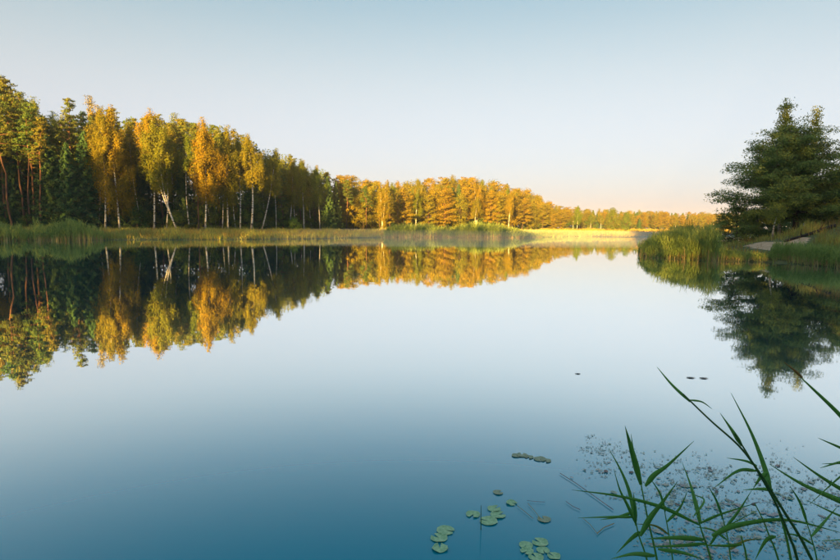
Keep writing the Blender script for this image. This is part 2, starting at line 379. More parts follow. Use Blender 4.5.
def make_birch(h, base=.38, rmax=3.0, forks=1, lean=0.0, bend=0.0, nb=34, mat=None, tr=.16, leaf=.215, droop=1.0, dens=1.35):
    tb, cb = MB(), MB()
    for fk in range(forks):
        sp = (fk - (forks - 1) / 2) * 1.6
        t = np.linspace(0, 1, 12)
        tp = np.stack([lean * t + bend * np.sin(t * np.pi) + sp * np.clip(t * 1.4 - .15, 0, 1), lean * .2 * t + .25 * np.sin(t * 5 + fk), -.3 + (h + .3) * (t if fk == 0 else t * .93)], 1)
        rad = np.linspace(tr * (1 if forks == 1 else .75), .018, 12); rad[0] *= 1.5
        tube(tb, tp, rad, 8)
        zs = tp[:, 2]; hh = zs[-1]
        q = tp[-1] + np.stack([rng.normal(size=190) * .28, rng.normal(size=190) * .28, rng.uniform(-1.8, .35, 190)], 1)      # leafy tip
        cards(cb, q, np.array([0, 0, -1]) + rng.normal(size=(190, 3)) * .75, leaf * rng.uniform(.6, 1.2, 190), leaf * .62, 0, (q - tp[-1]) * [2, 2, .4] + [0, 0, .5])
        for k in range(nb // forks):
            t = (k + rng.random()) / (nb // forks)
            z = hh * (base + (1 - base) * t) * .98
            c = np.array([np.interp(z, zs, tp[:, 0]), np.interp(z, zs, tp[:, 1]), z])
            prof = math.sin(min(1, .18 + t * .95) * math.pi) ** .6 * .9 + .12
            L = rmax * prof * rng.uniform(.5, 1.1)
            a = k * 2.4 + rng.normal() * .5
            e = c + [math.cos(a) * L, math.sin(a) * L, L * (.55 + .4 * t)]
            bp = path(c, e, 5, .15 * L, .12 * L); tube(tb, bp, np.linspace(.04 * (1.2 - t) + .01, .008, 5), 4, 1)
            for s in rng.uniform(.35, 1.05, int(5 + 4 * L)):
                p = np.array([np.interp(s, np.linspace(0, 1, 5), bp[:, q]) for q in range(3)]) + rng.normal(size=3) * .28
                ln = droop * rng.uniform(.5, 2.3) * (.6 + .25 * L)
                n = int((8 + 13 * ln) * dens)
                u = rng.random(n)
                q = p + np.stack([rng.normal(size=n) * .16 * (1 + .3 * u), rng.normal(size=n) * .16 * (1 + .3 * u), -u * ln + rng.normal(size=n) * .1], 1)
                cards(cb, q, np.array([0, 0, -1]) + rng.normal(size=(n, 3)) * .75, leaf * rng.uniform(.6, 1.2, n), leaf * .62, 0, (q - p) * [2, 2, .4] + [0, 0, .5] + (p - c) * [.6, .6, .2] / L)
    return tb.mesh('birch_trunk', [BIRCH_BARK, TWIG], True), cb.mesh('birch_crown', mat or BIRCH_LEAF), h
def make_broad(h, r=3.0, base=.15, lumps=26, mat=None, leaf=.34, dens=150):
    tb, cb = MB(), MB()
    tube(tb, path((0, 0, -.3), (0, 0, h * .7), 6, .3), np.linspace(.16, .04, 6), 6)
    for k in range(lumps):
        t = (k + rng.random()) / lumps; a = k * 2.4 + rng.normal() * .3
        rr = r * math.sin(min(1, .12 + t * .92) * math.pi) ** .55 * rng.uniform(.35, .95)
        p = np.array([math.cos(a) * rr, math.sin(a) * rr, h * (base + (.93 - base) * t)])
        tube(tb, path((0, 0, p[2] * .6), p, 4, .15), np.linspace(.05, .012, 4), 4)
        lr = rng.uniform(.25, .45) * r
        n = int(dens * rng.uniform(.7, 1.2)); d = unit(rng.normal(size=(n, 3))) * rng.random((n, 1)) ** .35
        cards(cb, p + d * [lr, lr, lr * .75], d + rng.normal(size=(n, 3)) * .8, leaf * rng.uniform(.6, 1.2, n), leaf * .6, 0, d + [0, 0, .3] + .7 * np.array([math.cos(a), math.sin(a), 0]))
    return tb.mesh('broadleaf_trunk', TWIG, True), cb.mesh('broadleaf_crown', mat or BROAD_LEAF), h
def plant_tree(name, var, x, y, h, label, cat, group=None, rz=None, sxy=1.0):
    tm, cm, vh = var; s = h / vh
    o = bpy.data.objects.new(name, None); COL.objects.link(o)
    o.location = (x, y, gz(x, y) - .05); o.rotation_euler = (0, 0, random.uniform(0, 6.28) if rz is None else rz)
    o.scale = (s * sxy, s * sxy, s)
    o['label'] = label; o['category'] = cat
    if group: o['group'] = group
    obj('trunk', tm, o); obj('crown', cm, o)
    return o
PINES = [make_pine(20, b, r, lean=l) for b, r, l in ((.5, 2.7, .3), (.42, 3.0, -.4), (.55, 2.6, .6), (.36, 3.3, 0.))]
LOWPINES = [make_pine(16, b, r, 46, 52, .46, lean=l, clump=1.25, pw=.55, flat=.5, mat=PINE_SUNLIT) for b, r, l in ((.22, 3.6, .3), (.16, 3.8, -.3), (.28, 3.4, .2))]
SUNLIT_BROADS = [make_broad(12, 3.6, .1, mat=SUNLIT_LEAF), make_broad(12, 4.2, .08, 30, mat=SUNLIT_LEAF)]
SPRUCES = [make_spruce(18, r) for r in (2.7, 3.2, 3.6)]
BIRCHES = [make_birch(18, b, r, f, l, bn) for b, r, f, l, bn in ((.36, 2.8, 1, .5, .3), (.42, 3.0, 1, -1.0, .6), (.34, 2.5, 2, .3, .2), (.3, 3.1, 1, .2, -.4))]
BROADS = [make_broad(12, 3.4), make_broad(12, 4.0, .1)]
SHRUBS = [make_broad(3, 1.7, .02, 14, leaf=.24, dens=110), make_broad(3, 2.1, .02, 16, leaf=.24, dens=110)]

# ------------------------------------------------------------------ the wood
SKYLINE = [(-160, 70), (-60, 75), (0, 86), (8, 88), (16, 79), (22, 95), (29, 94), (36, 102), (42, 103), (50, 114), (57, 112), (68, 105), (75, 98), (82, 105), (92, 94),
           (100, 104), (110, 99), (116, 106), (123, 101), (130, 110), (137, 113), (150, 110), (158, 108), (170, 115), (185, 114), (195, 122),
           (210, 118), (222, 125), (235, 133), (247, 133), (258, 140), (267, 150), (275, 149), (290, 156), (303, 158), (315, 166), (325, 168),
           (335, 172), (345, 176), (360, 178), (385, 180), (400, 180), (420, 178), (440, 179), (455, 176), (475, 177), (490, 177), (505, 182),
           (520, 186), (535, 191), (545, 196), (555, 203), (565, 207), (600, 209), (640, 210), (680, 212), (760, 212)]
FRONT = [(-160, 92), (-60, 98), (0, 103), (100, 108), (200, 115), (250, 128), (300, 148), (345, 162), (385, 168), (440, 182), (500, 198), (560, 238), (600, 290), (650, 330), (760, 360)]
def px_of(x, y): 
    v = Vector((x, y, 0)) - Vector((0, 0, CAMZ)); return W / 2 + F * v.dot(right) / v.dot(fwd)
def top_h(px, py, depth):
    p = at(px, py, depth); return p.x, depth, p.z - gz(p.x, depth)
# trees one can tell apart at the edge of the wood: name, variant, photo x of the foot, photo y of the top, depth, label
def edge(name, var, px, top, depth, label, cat, rz=0.0, sxy=1.0, foot=230):
    x, y = at(px, foot, depth)[:2]
    h = at(px, top, depth).z - gz(x, y)
    return plant_tree(name, var, x, y, h, label, cat, None, rz, sxy)
edge('pine_tree', PINES[0], 17, 79, 106, 'tallest pine of the wood, spiky golden top above a thin reddish trunk', 'tree', .4, .9)
edge('pine_tree', PINES[2], 5, 86, 104, 'tall thin pine with sparse crown next to the tallest pine', 'tree', 2.0, .9)
edge('pine_tree', make_pine(20, .55, 2.3, 36, lean=-1.6), 27, 95, 105, 'leaning reddish-trunked pine just beside the tallest pine', 'tree', 0, .9)
edge('pine_tree', PINES[1], 37, 103, 107, 'orange-lit pine with dense crown above several bare trunks', 'tree', 1.2, 1.05)
edge('pine_tree', PINES[3], 75, 98, 112, 'pine with dark pointed top rising behind green spruces', 'tree', 3.0, .8)
for px, top, d, lab in ((31, 112, 103, 'slim pine with long bare reddish trunk, next to the leaning one'), (42, 118, 102, 'slim bare-trunked pine nearest to the dark green spruce'), (13, 104, 102, 'thin bare-trunked pine under the tallest pine')):
    edge('pine_tree', make_pine(19, .62, 1.9, 30, lean=random.uniform(-.8, .8)), px, top, d, lab, 'tree', px, .95)
for px, top, d, lab in ((52, 132, 104, 'dark green spruce beside the bare pine trunks'), (70, 140, 103, 'dark spruce with drooping boughs behind tall bank reeds'), (88, 128, 106, 'tall dark spruce next to the straight white birch trunk')):
    edge('spruce_tree', SPRUCES[px % 3], px, top, d, lab, 'tree', px, 1.25)
edge('birch_tree', make_birch(20, .55, 2.2, 1, .3, .1), 105, 108, 105, 'slim birch with straight white trunk beside dark spruces', 'tree')
edge('birch_tree', make_birch(19, .22, 3.0, 1, -.5, -.3, droop=1.5, nb=40), 120, 107, 106, 'weeping birch with golden top and long green hanging twigs', 'tree')
edge('birch_tree', make_birch(20, .55, 2.4, 1, .2, .1), 154, 110, 110, 'birch with thin upright white trunk against dark undergrowth', 'tree')
edge('birch_tree', make_birch(18, .42, 2.6, 2, -2.4, -1.4, nb=40), 178, 119, 109, 'twin-stemmed birch with curved white trunks leaning over', 'tree')
edge('birch_tree', make_birch(18, .34, 2.5, 1, .2, .2, nb=40, droop=1.4), 205, 119, 112, 'golden weeping birch with reddish pine trunk beside it', 'tree')
edge('pine_tree', PINES[2], 198, 124, 113, 'reddish pine trunk close beside a golden weeping birch', 'tree', 1.0, .7)
edge('birch_tree', make_birch(18, .30, 2.4, 1, .3, -.2, nb=40, droop=1.4), 228, 127, 118, 'full golden birch between weeping birch and dark gap', 'tree')
edge('birch_tree', make_birch(17, .62, 2.2, 1, .1, .1), 240, 140, 122, 'birch showing only a lower white stem under dark boughs', 'tree')
edge('birch_tree', make_birch(18, .5, 2.6, 1, -.2, .5, tr=.22), 251, 135, 121, 'birch with stout bright white trunk and half-lit crown', 'tree')
edge('birch_tree', make_birch(17, .5, 2.4, 1, 3.4, .3), 261, 149, 130, 'birch with pale trunk tilted sharply in dark wood', 'tree')
edge('broadleaf_tree', BROADS[0], 283, 155, 148, 'broad golden tree at the bend of the wood', 'tree', 1, .9)
edge('birch_tree', make_birch(17, .4, 2.6, 1, 1.2, .2, nb=38), 289, 160, 146, 'birch with slanting white trunk before a broad golden tree', 'tree')
edge('birch_tree', make_birch(17, .36, 2.8, 1, -.6, .1, nb=38), 304, 160, 147, 'golden birch above a small lime-green shrub', 'tree')
edge('birch_tree', make_birch(17, .45, 2.5, 1, -.9, .1), 320, 168, 150, 'birch with short pale trunk next to shaded dark spruces', 'tree')
for px, top, d, lab in ((328, 175, 152, 'dark spruce at the end of the shaded wood'), (336, 180, 156, 'shaded spruce beside the first golden pines')):
    edge('spruce_tree', SPRUCES[px % 3], px, top, d, lab, 'tree', px, 1.1)
edge('birch_tree', make_birch(14, .16, 1.7, 2, .2, .1, nb=46, droop=.9, tr=.17), 382, 183, 160, 'slender yellow birch with two white stems before golden pines', 'tree')
for px, top, d, lab in ((346, 180, 160, 'golden pine beside the last shaded spruce'), (366, 186, 164, 'golden pine standing next to the slender yellow birch'), (398, 190, 172, 'orange-trunked golden pine just past the yellow birch')):
    edge('pine_tree', PINES[px % 4], px, top, d, lab, 'tree', px, 1.15)
edge('birch_tree', make_birch(16, .45, 2.3, 1, .8, .2), 508, 191, 196, 'golden birch with pale leaning stem behind the reeds', 'tree')
edge('birch_tree', make_birch(14, .3, 2.6, 1, .2, .1), 577, 206, 238, 'pale-stemmed birch at the edge of the golden meadow', 'tree')
edge('broadleaf_tree', make_broad(11, 4.2, .06, 30), 612, 207, 215, 'bright yellow bushy tree on the golden meadow', 'tree', 0, 1.0)
edge('broadleaf_tree', make_broad(11, 4.2, .06, 30), 626, 211, 218, 'lower yellow bushy tree next to the bright one on the meadow', 'tree', 2, .95)
SLIM = [make_birch(18, .6, 1.7, 1, l, b_, nb=22, tr=.12) for l, b_ in ((.6, .3), (-.9, -.2), (1.6, .5))]
for k, (px, top) in enumerate(((98, 128), (111, 122), (143, 126), (166, 130), (190, 134), (213, 138), (222, 142), (236, 148), (268, 160), (276, 164), (296, 170), (312, 175), (330, 184))):
    D = interp(px, FRONT) - 1 + (k % 3) * 1.5; x, y = at(px, 230, D)[:2]
    plant_tree('birch_tree', SLIM[k % 3], x, y, at(px, top, D).z - gz(x, y), 'slim pale-stemmed birch at the front of the tall wood', 'tree', 'slim birches along the edge of the tall wood', k * 1.9)
LAB = {  # look-alikes inside the wood share a label within their group
    ('A', 'pine'): ('tall pine inside the shaded wood with golden-lit top', 'pines inside the tall wood'),
    ('A', 'spruce'): ('dark spruce inside the tall shaded wood', 'spruces inside the tall wood'),
    ('A', 'birch'): ('birch inside the tall wood with golden upper leaves', 'birches inside the tall wood'),
    ('A', 'broad'): ('leafy broadleaf tree inside the tall shaded wood', 'broadleaf trees inside the tall wood'),
    ('B', 'pine'): ('golden sunlit pine on the low wooded hill', 'pines on the wooded hill'),
    ('B', 'birch'): ('golden sunlit birch on the low wooded hill', 'birches on the wooded hill'),
    ('B', 'broad'): ('golden round-crowned tree on the low wooded hill', 'broadleaf trees on the wooded hill'),
    ('B', 'spruce'): ('shaded spruce among golden trees on the low wooded hill', 'spruces on the wooded hill'),
    ('C', 'pine'): ('hazy small pine in the distant wood behind the meadow', 'pines in the distant wood'),
    ('C', 'birch'): ('hazy small birch in the distant wood behind the meadow', 'birches in the distant wood'),
    ('C', 'broad'): ('hazy round tree in the distant wood behind the meadow', 'broadleaf trees in the distant wood'),
    ('C', 'spruce'): ('hazy dark spruce in the distant wood behind the meadow', 'spruces in the distant wood'),
}
VARS = {'pine': PINES, 'spruce': SPRUCES, 'birch': BIRCHES, 'broad': BROADS}
NAME = {'pine': 'pine_tree', 'spruce': 'spruce_tree', 'birch': 'birch_tree', 'broad': 'broadleaf_tree'}
def zone(z, px0, px1, rows, spacing, mix, front_drop):
    for ri, off in enumerate(rows):
        px = px0 + random.uniform(0, 8)
        while px < px1:
            D = interp(px, FRONT) + off + random.uniform(-2, 2)
            k = random.choices([m[0] for m in mix], [m[1] for m in mix])[0]
            f = 1 - front_drop * (1 - ri / (len(rows) - 1)) * random.uniform(.5, 1.3)
            x, y, h = top_h(px, interp(px, SKYLINE), D)
            h *= f * random.uniform(.94, 1.02)
            if k == 'spruce' and z == 'A': h *= .8
            lab, grp = LAB[(z, k)]
            plant_tree(NAME[k], random.choice(VARS[k] if z == 'A' else LOWPINES if k == 'pine' else SUNLIT_BROADS if k == 'broad' else VARS[k]), x, y, h, lab, 'tree', grp, None, {'A': 1.0, 'B': 1.25, 'C': 1.6}[z] * random.uniform(.9, 1.15) * (.85 if k == 'broad' else 1))
            px += spacing * F / D * random.uniform(.7, 1.3)
zone('A', -75, 335, (4, 9, 14, 20, 28), 4.6, (('pine', 4), ('spruce', 3), ('birch', 2), ('broad', 1.2)), .14)
zone('B', 340, 556, (2, 7, 13, 21, 30, 40), 4.4, (('pine', 6), ('birch', 2.0), ('broad', 2.2), ('spruce', .5)), .3)
zone('C', 556, 752, (0, 10, 22, 36, 52), 4.2, (('pine', 4), ('birch', 2.5), ('broad', 2), ('spruce', 1.2)), .3)
# shrubs along the foot of the wood
for k, px in enumerate(np.arange(-40, 345, 11.5)):
    px += random.uniform(-4, 4); D = interp(px, FRONT) + random.uniform(-1.5, 4)
    x, y = at(px, 230, D)[:2]
    plant_tree('shrub', SHRUBS[k % 2], x, y, random.uniform(2.2, 5.0), 'dark leafy shrub at the foot of the tall wood', 'shrub', 'shrubs at the foot of the wood')
for off, step, lo_, hi_ in ((12, 13, 4, 6.5), (24, 14, 5, 8), (36, 14, 7, 10)):
    for px in np.arange(-40, 400, step):
        px += random.uniform(-5, 5); D = interp(px, FRONT) + off + random.uniform(-3, 3); x, y = at(px, 230, D)[:2]
        plant_tree('shrub', SHRUBS[int(px) % 2], x, y, random.uniform(lo_, hi_), 'dark bushy undergrowth shrub between the trunks of the tall wood', 'shrub', 'undergrowth shrubs inside the wood')
for px in np.arange(400, 750, 9):
    px += random.uniform(-4, 4); D = interp(px, FRONT) + 16 + random.uniform(-6, 6); x, y = at(px, 230, D)[:2]
    plant_tree('shrub', SHRUBS[int(px) % 2], x, y, random.uniform(3.5, 6), 'bushy undergrowth shrub below the golden sunlit trees', 'shrub', 'undergrowth shrubs on the hill and beyond', None, 1.5)
x, y = at(294, 230, 138)[:2]
LIME = leaf_mat('lime_leaves', (.14, .24, .03), (.20, .32, .04), (.26, .36, .05), .35)
plant_tree('shrub', make_broad(3, 1.6, .02, 14, mat=LIME, leaf=.24, dens=100), x, y, 3.4, 'small lime-green shrub under the golden birch', 'shrub')

# ------------------------------------------------------------------ right bank: pine, birches, bushes, log, sand
hp = make_pine(12.0, .19, 7.2, 92, 120, .25, lean=-2.0, wob=.4, mat=HERO_PINE, tr=.30, flat=.45, clump=1.12, spread=.75, pw=.8, cl=3.0, lv=(.86, 1.0), s0=.2)
p = PINE_AT
plant_tree('pine_tree', hp, p.x, p.y, 9.8, 'bushy dark pine with brown trunk on the sandy bank', 'tree', None, 0.0, 1.22)
hb = make_birch(14, .2, 2.2, 1, -.3, .2, nb=44, mat=HERO_BIRCH, leaf=.2, droop=.55, dens=1.2)
x, y = at(779, 236, 56)[:2]
plant_tree('birch_tree', hb, x, y, at(775, 101, 56).z - gz(x, y), 'leafy green birch whose top rises above the bushy dark pine', 'tree', None, 0)
hb2 = make_birch(14, .3, 1.6, 1, .3, .2, nb=34, mat=HERO_BIRCH, leaf=.2, droop=.6, dens=1.0)
x, y = at(806, 236, 58)[:2]
plant_tree('birch_tree', hb2, x, y, at(808, 108, 58).z - gz(x, y), 'thinner birch with airy top beside the leafy green birch', 'tree', None, 1)
BANKB = [make_broad(7, 3.0, .04, 34, mat=HERO_PINE, leaf=.28, dens=330), make_broad(7, 3.4, .04, 36, mat=HERO_PINE, leaf=.28, dens=330)]
YOUNG = [make_pine(5, .06, 2.9, 40, 70, .24, mat=HERO_PINE, tr=.1, spread=.4, cl=2.2), make_pine(5, .05, 2.6, 38, 70, .24, lean=.5, mat=HERO_PINE, tr=.1, spread=.4, cl=2.2)]
for k, (px, top, D, sx, v, lab) in enumerate((
        (850, 150, 56, .85, BANKB[0], 'tall dark bush tree behind the grassy mound'), (828, 176, 60, .9, BANKB[1], 'dark bush tree between the pine and the grassy mound'),
        (735, 204, 54, .95, YOUNG[0], 'low young pine beside the bushy dark pine near the reed bed'), (717, 217, 57, .9, YOUNG[1], 'smallest young pine at the end of the reed bed'),
        (756, 208, 62, 1.3, BANKB[0], 'dark bush behind the sandy path'), (812, 200, 62, 1.1, BANKB[1], 'dark bush behind the pine trunk and the fallen log'),
        (783, 214, 66, 1.6, BANKB[0], 'wide low dark bush behind the pale birch stem'))):
    x, y = at(px, 238, D)[:2]
    plant_tree('young_pine' if v in YOUNG else 'bush_tree', v, x, y, at(px, top, D).z - gz(x, y), lab, 'pine' if v in YOUNG else 'bush', None, k * 1.3, sx)
x, y = at(773, 244, 46)[:2]
SMALLB = make_birch(3.2, .72, .8, 1, .05, .06, nb=16, mat=HERO_BIRCH, tr=.12, leaf=.12, droop=.5)
plant_tree('birch_tree', SMALLB, x, y, 2.6, 'short pale birch stem with hanging twigs beside the sandy path', 'tree', None, 0)
# fallen log on the slope
mb = MB(); a = ray_ground(784, 243); b = ray_ground(833, 229)
pa = np.array([a.x, a.y, gz(a.x, a.y) + .12]); pb = np.array([b.x, b.y, gz(b.x, b.y) + .2])
lp = path(pa, pb, 10, .12); lp[:, 2] = np.maximum(lp[:, 2], height(lp[:, :2]) + .10)
tube(mb, lp - lp[0], np.linspace(.08, .15, 10) * rng.uniform(.85, 1.2, 10), 8)
for s in (.35, .7):
    c = lp[int(s * 9)] - lp[0]; tube(mb, path(c, c + [rng.normal() * .2, -.1, .6], 4, .05), np.linspace(.06, .02, 4), 5)
lo = obj('fallen_log', mb.mesh('fallen_log', LOG, True), label='dark fallen log lying up the slope by the pine trunk', category='log'); lo.location = lp[0]
out = [ray_ground(px, py) for px, py in ((740, 247), (756, 243), (770, 241.5), (786, 242), (800, 237.5), (816, 237), (811, 245), (806, 251), (798, 254.5), (784, 254), (768, 252), (752, 250))]
sheet('sandy_path', [(v.x, v.y) for v in out], 0, SAND, 'bare sandy path sloping down to the water by the pine')

so = np.array([(v.x, v.y) for v in out])
def inside(P, poly):
    ins = np.zeros(len(P), bool)
    for a, c in zip(poly, np.roll(poly, -1, 0)):
        m = (a[1] > P[:, 1]) != (c[1] > P[:, 1]); xi = (c[0] - a[0]) * (P[:, 1] - a[1]) / ((c[1] - a[1]) if c[1] != a[1] else 1e-9) + a[0]
        ins ^= m & (P[:, 0] < xi)
    return ins
# ------------------------------------------------------------------ reeds and grass
def blades(mb, P, h, w, lean, m=0, seg=2):
    """tapered bent blades rooted at P (n,3)"""
    n = len(P); a = rng.random(n) * 6.283; d = np.stack([np.cos(a), np.sin(a), 0 * a], 1)
    fa = rng.random(n) * 6.283; sd = np.stack([np.cos(fa), np.sin(fa), 0 * fa], 1) * (w / 2)[:, None]
    ln = (h * lean * rng.random(n))[:, None]
    p1 = P + d * ln * .3 + np.stack([0 * h, 0 * h, h * .55], 1)
    p2 = P + d * ln + np.stack([0 * h, 0 * h, h * (1 - .25 * lean)], 1)
    v = np.stack([P - sd, P + sd, p1 + sd * .8, p1 - sd * .8, p2 + sd * .12, p2 - sd * .12], 1).reshape(-1, 3)
    k = np.arange(n)[:, None] * 6
    f = np.concatenate([k + [0, 1, 2, 3], k + [3, 2, 4, 5]])
    mb.add(v, f, m)
def scatter_px(n, pxr, off, jitter=0.0, taper=1.0):
    """points on land/water at distances off=(lo,hi) beyond the shoreline along the view, by photo x"""
    px = rng.uniform(pxr[0], pxr[1], n)
    sy = np.interp(px, [q[0] for q in SHORE_PX], [q[1] for q in SHORE_PX])
    out = np.zeros((n, 3))
    for k in range(n):
        q = on_water(px[k], sy[k]); L = math.hypot(q.x, q.y); u = q / L
        r = L + rng.uniform(*off); out[k] = (u.x * r, u.y * r, 0)
    out[:, 2] = np.maximum(height(out[:, :2]), -.1)
    return out, px
def reed_bed(name, P, hmean, label, straw=.3, wk=1.0, leafn=5, hk=None):
    mb = MB(); n = len(P)
    cl = 1 + .13 * np.sin(P[:, 0] * 1.1 + P[:, 1] * .7) + .10 * np.sin(P[:, 0] * .43 - P[:, 1] * 1.3 + 1) + .08 * np.sin(P[:, 0] * 2.7 + P[:, 1] * 2.1)
    h = hmean * rng.uniform(.62, 1.05, n) * cl * (1 if hk is None else hk)
    blades(mb, P, h, np.full(n, .03 * wk), .22, 0)
    for k in range(leafn):
        z = rng.uniform(.25, .9, n) * h
        Q = P + np.stack([rng.normal(size=n) * .06, rng.normal(size=n) * .06, z], 1)
        blades(mb, Q, rng.uniform(.35, .7, n) * h * .5, np.full(n, .04 * wk), 1.1, 0)
    m = int(n * straw)
    s = rng.choice(n, m); Q = P[s] + rng.normal(size=(m, 3)) * [.15, .15, 0]
    blades(mb, Q, h[s] * rng.uniform(.25, .65, m), np.full(m, .045 * wk), .35, 1)
    return obj(name, mb.mesh(name, [REED_GREEN, REED_STRAW]), kind='stuff', label=label, category='reeds')
P, px = scatter_px(3800, (-60, 104), (-1.5, 4)); keep = rng.random(len(P)) < (.35 + .65 * (np.sin(px * .12) > -.2)); 
reed_bed('reeds', P[keep], 2.3, 'tall green reeds with straw bases along the tall wood bank', .9, 1.3, 5, np.interp(px[keep], [-60, 20, 24, 30, 34, 60, 92, 104], [1, .9, .55, .55, .95, 1.1, 1, .5]))
P, px = scatter_px(2400, (384, 452), (-1.0, 7)); reed_bed('reeds', P, 2.4, 'grey-green reeds below the golden pines', 1.2, 1.7, 5, np.interp(px, [384, 392, 410, 430, 452], [.5, .95, 1.05, 1, .7]))
P, px = scatter_px(2800, (449, 532), (-1.0, 9)); hm = 1.0
reed_bed('reeds', P, 2.7, 'domed reed bed with sunlit tips before the golden wood', 1.3, 1.7, 5, np.interp(px, [449, 456, 470, 490, 512, 532], [.5, .75, 1.05, 1.0, .7, .35]))
P, px = scatter_px(2200, (520, 592), (-.5, 5)); reed_bed('reeds', P, 1.1, 'low reed fringe along the meadow shore', .5, 1.6, 3)
def area(n, poly):
    poly = np.array(poly); lo, hi = poly.min(0), poly.max(0); P = rng.uniform(lo, hi, (n, 2)); ins = np.zeros(n, bool)
    for a, b in zip(poly, np.roll(poly, -1, 0)):
        c = (a[1] > P[:, 1]) != (b[1] > P[:, 1])
        xi = (b[0] - a[0]) * (P[:, 1] - a[1]) / ((b[1] - a[1]) if b[1] != a[1] else 1e-9) + a[0]
        ins ^= c & (P[:, 0] < xi)
    P = P[ins]; P = P[~inside(P, so) | (rng.random(len(P)) < .05)]; return np.column_stack([P, np.maximum(height(P), -.1)])
b = bank
P = area(5200, [(b[0][0] - .2, b[0][1]), b[1], b[2], (b[3][0] - 1, b[3][1]), (b[3][0] + 0, b[3][1] + 5), (b[1][0] + 5, b[1][1] + 8), (b[0][0] + 1.2, b[0][1] + 6)])
reed_bed('reeds', P, 2.3, 'dense bright green reed bed at the water beside the sandy bank', .55, .8, 6, np.interp(P[:, 0] - b[0][0], [0, 1, 2.5, 4.5, 6, 7.5], [.3, .52, .8, .98, .72, .4]))
P = area(2300, [(b[2][0] + 1, b[2][1]), b[3], (b[4][0] + .6, b[4][1]), (b[4][0] + .5, b[4][1] + 1.0), (b[4][0] - .5, b[4][1] + 2.0), (b[2][0] + 1, b[2][1] + 3)])
reed_bed('reeds', P, .5, 'low green and straw waterside plants below the sandy path', .8, .7, 4)
P = area(5000, [(b[5][0] + .1, b[5][1]), b[6], b[7], (b[7][0] + 3, b[7][1] + 9), (b[6][0] + 2, b[6][1] + 9), (b[5][0] + .2, b[5][1] + 4)])
reed_bed('reeds', P, 1.0, 'tall grassy reeds on the mound beside the sandy path', .9, .7, 5)
def grass(name, P, h, w, mat, label, mat2=None):
    mb = MB(); n = len(P)
    cl = np.clip(1 + .45 * np.sin(P[:, 0] * .9 + 2 * np.sin(P[:, 1] * .35)) + .35 * np.sin(P[:, 0] * .31 + P[:, 1] * .5) + .3 * np.sin(P[:, 0] * 2.3 - P[:, 1]), .35, 2.1)
    blades(mb, P, h * rng.uniform(.5, 1.2, n) * cl, np.full(n, w), .6, 0)
    if mat2:
        m = n // 3; blades(mb, P[rng.choice(n, m)] + rng.normal(size=(m, 3)) * [.2, .2, 0], h * rng.uniform(.6, 1.5, m), np.full(m, w), .4, 1)
    return obj(name, mb.mesh(name, [mat] + ([mat2] if mat2 else [])), kind='stuff', label=label, category='grass')
P, px = scatter_px(34000, (-60, 395), (0, 30)); grass('grass', P, .75, .07, GRASS_GREEN, 'green and yellow grass on the bank below the tall wood', GRASS_GOLD)
P, px = scatter_px(16000, (380, 570), (2, 60)); grass('grass', P, .7, .1, GRASS_GREEN, 'grass between the reeds and the wooded hill', GRASS_GOLD)
P, px = scatter_px(26000, (540, 730), (1, 160)); grass('grass', P, .7, .12, GRASS_GOLD, 'golden sunlit meadow grass across the water', None)
P = area(9000, [(b[1][0] + 4, b[1][1] + 5), b[3], b[4], b[5], b[6], b[7], (b[7][0] + 14, b[7][1] + 20), (b[4][0] + 8, b[4][1] + 22), (b[2][0], b[2][1] + 14)])
grass('grass', P, .45, .035, GRASS_GREEN, 'short grass around the pine and the sandy path', GRASS_RED)
P = area(4500, [(MOUND[0] - 5, MOUND[1] - 5), (MOUND[0] + 4, MOUND[1] - 7), (MOUND[0] + 6, MOUND[1] + 5), (MOUND[0] - 3, MOUND[1] + 3)])
grass('grass', P, .7, .03, GRASS_GREEN, 'rusty and green grass on the mound beside the pine', GRASS_RED)

# ------------------------------------------------------------------ woodland behind the photographer: it shades the near bank
def occluder():
    mb = MB()
    d = np.array([SUN_DIR.x, SUN_DIR.y]); pu = np.array([d[1], -d[0]])
    prof = [(-240, 31), (-95, 30.5), (-80, 29.5), (-70, 28), (-60, 24), (-54, 22), (-48, 21), (-29, 20.6), (-14, 20), (-7, 18.5), (8, 18), (12, 21), (15, 28), (17, 31), (60, 31)]
    us = np.concatenate([np.arange(-230, -56, 3.0), np.arange(-56, 12, 1.5), np.arange(12, 60, 3.0)])
    for u in us:
        for row in range(2):
            c = pu * (u + rng.uniform(-1, 1)) + d * (-30 - row * 6 + rng.uniform(-1.5, 1.5))
            if signed_dist(c[None])[0] < 1: continue
            h = interp(u, prof) * (rng.uniform(.84, 1.04) if u < -62 else rng.uniform(.985, 1.01)); r = rng.uniform(2.3, 3.3)
            t = np.linspace(0, 1, 9); pr = np.array([1., 1.05, 1.1, 1.1, 1.0, .95, .85, .6, .1])
            tube(mb, np.column_stack([np.full(9, c[0]), np.full(9, c[1]), t * h]), np.linspace(.3, .04, 9), 6)
            lf = .46 if u < -56 else (.13 if u < 12 else .64)           # leafiness: light still filters through
            n = int(2450 * h / 28 * lf); q = rng.random(n)
            q = np.concatenate([q, rng.random(700 if not -56 <= u < 12 else 350) * 8 / h]); n = len(q)       # dense undergrowth
            a = rng.random(n) * 6.283; rr = r * np.interp(q, t, pr) * rng.random(n) ** .5
            cards(mb, np.stack([c[0] + np.cos(a) * rr, c[1] + np.sin(a) * rr, q * h], 1), rng.normal(size=(n, 3)), .75, .55, 0, rng.normal(size=(n, 3)))
    return mb.mesh('woodland', BROAD_LEAF)
obj('woodland', occluder(), kind='stuff', label='dense dark woodland on the shore behind the viewpoint', category='wood')

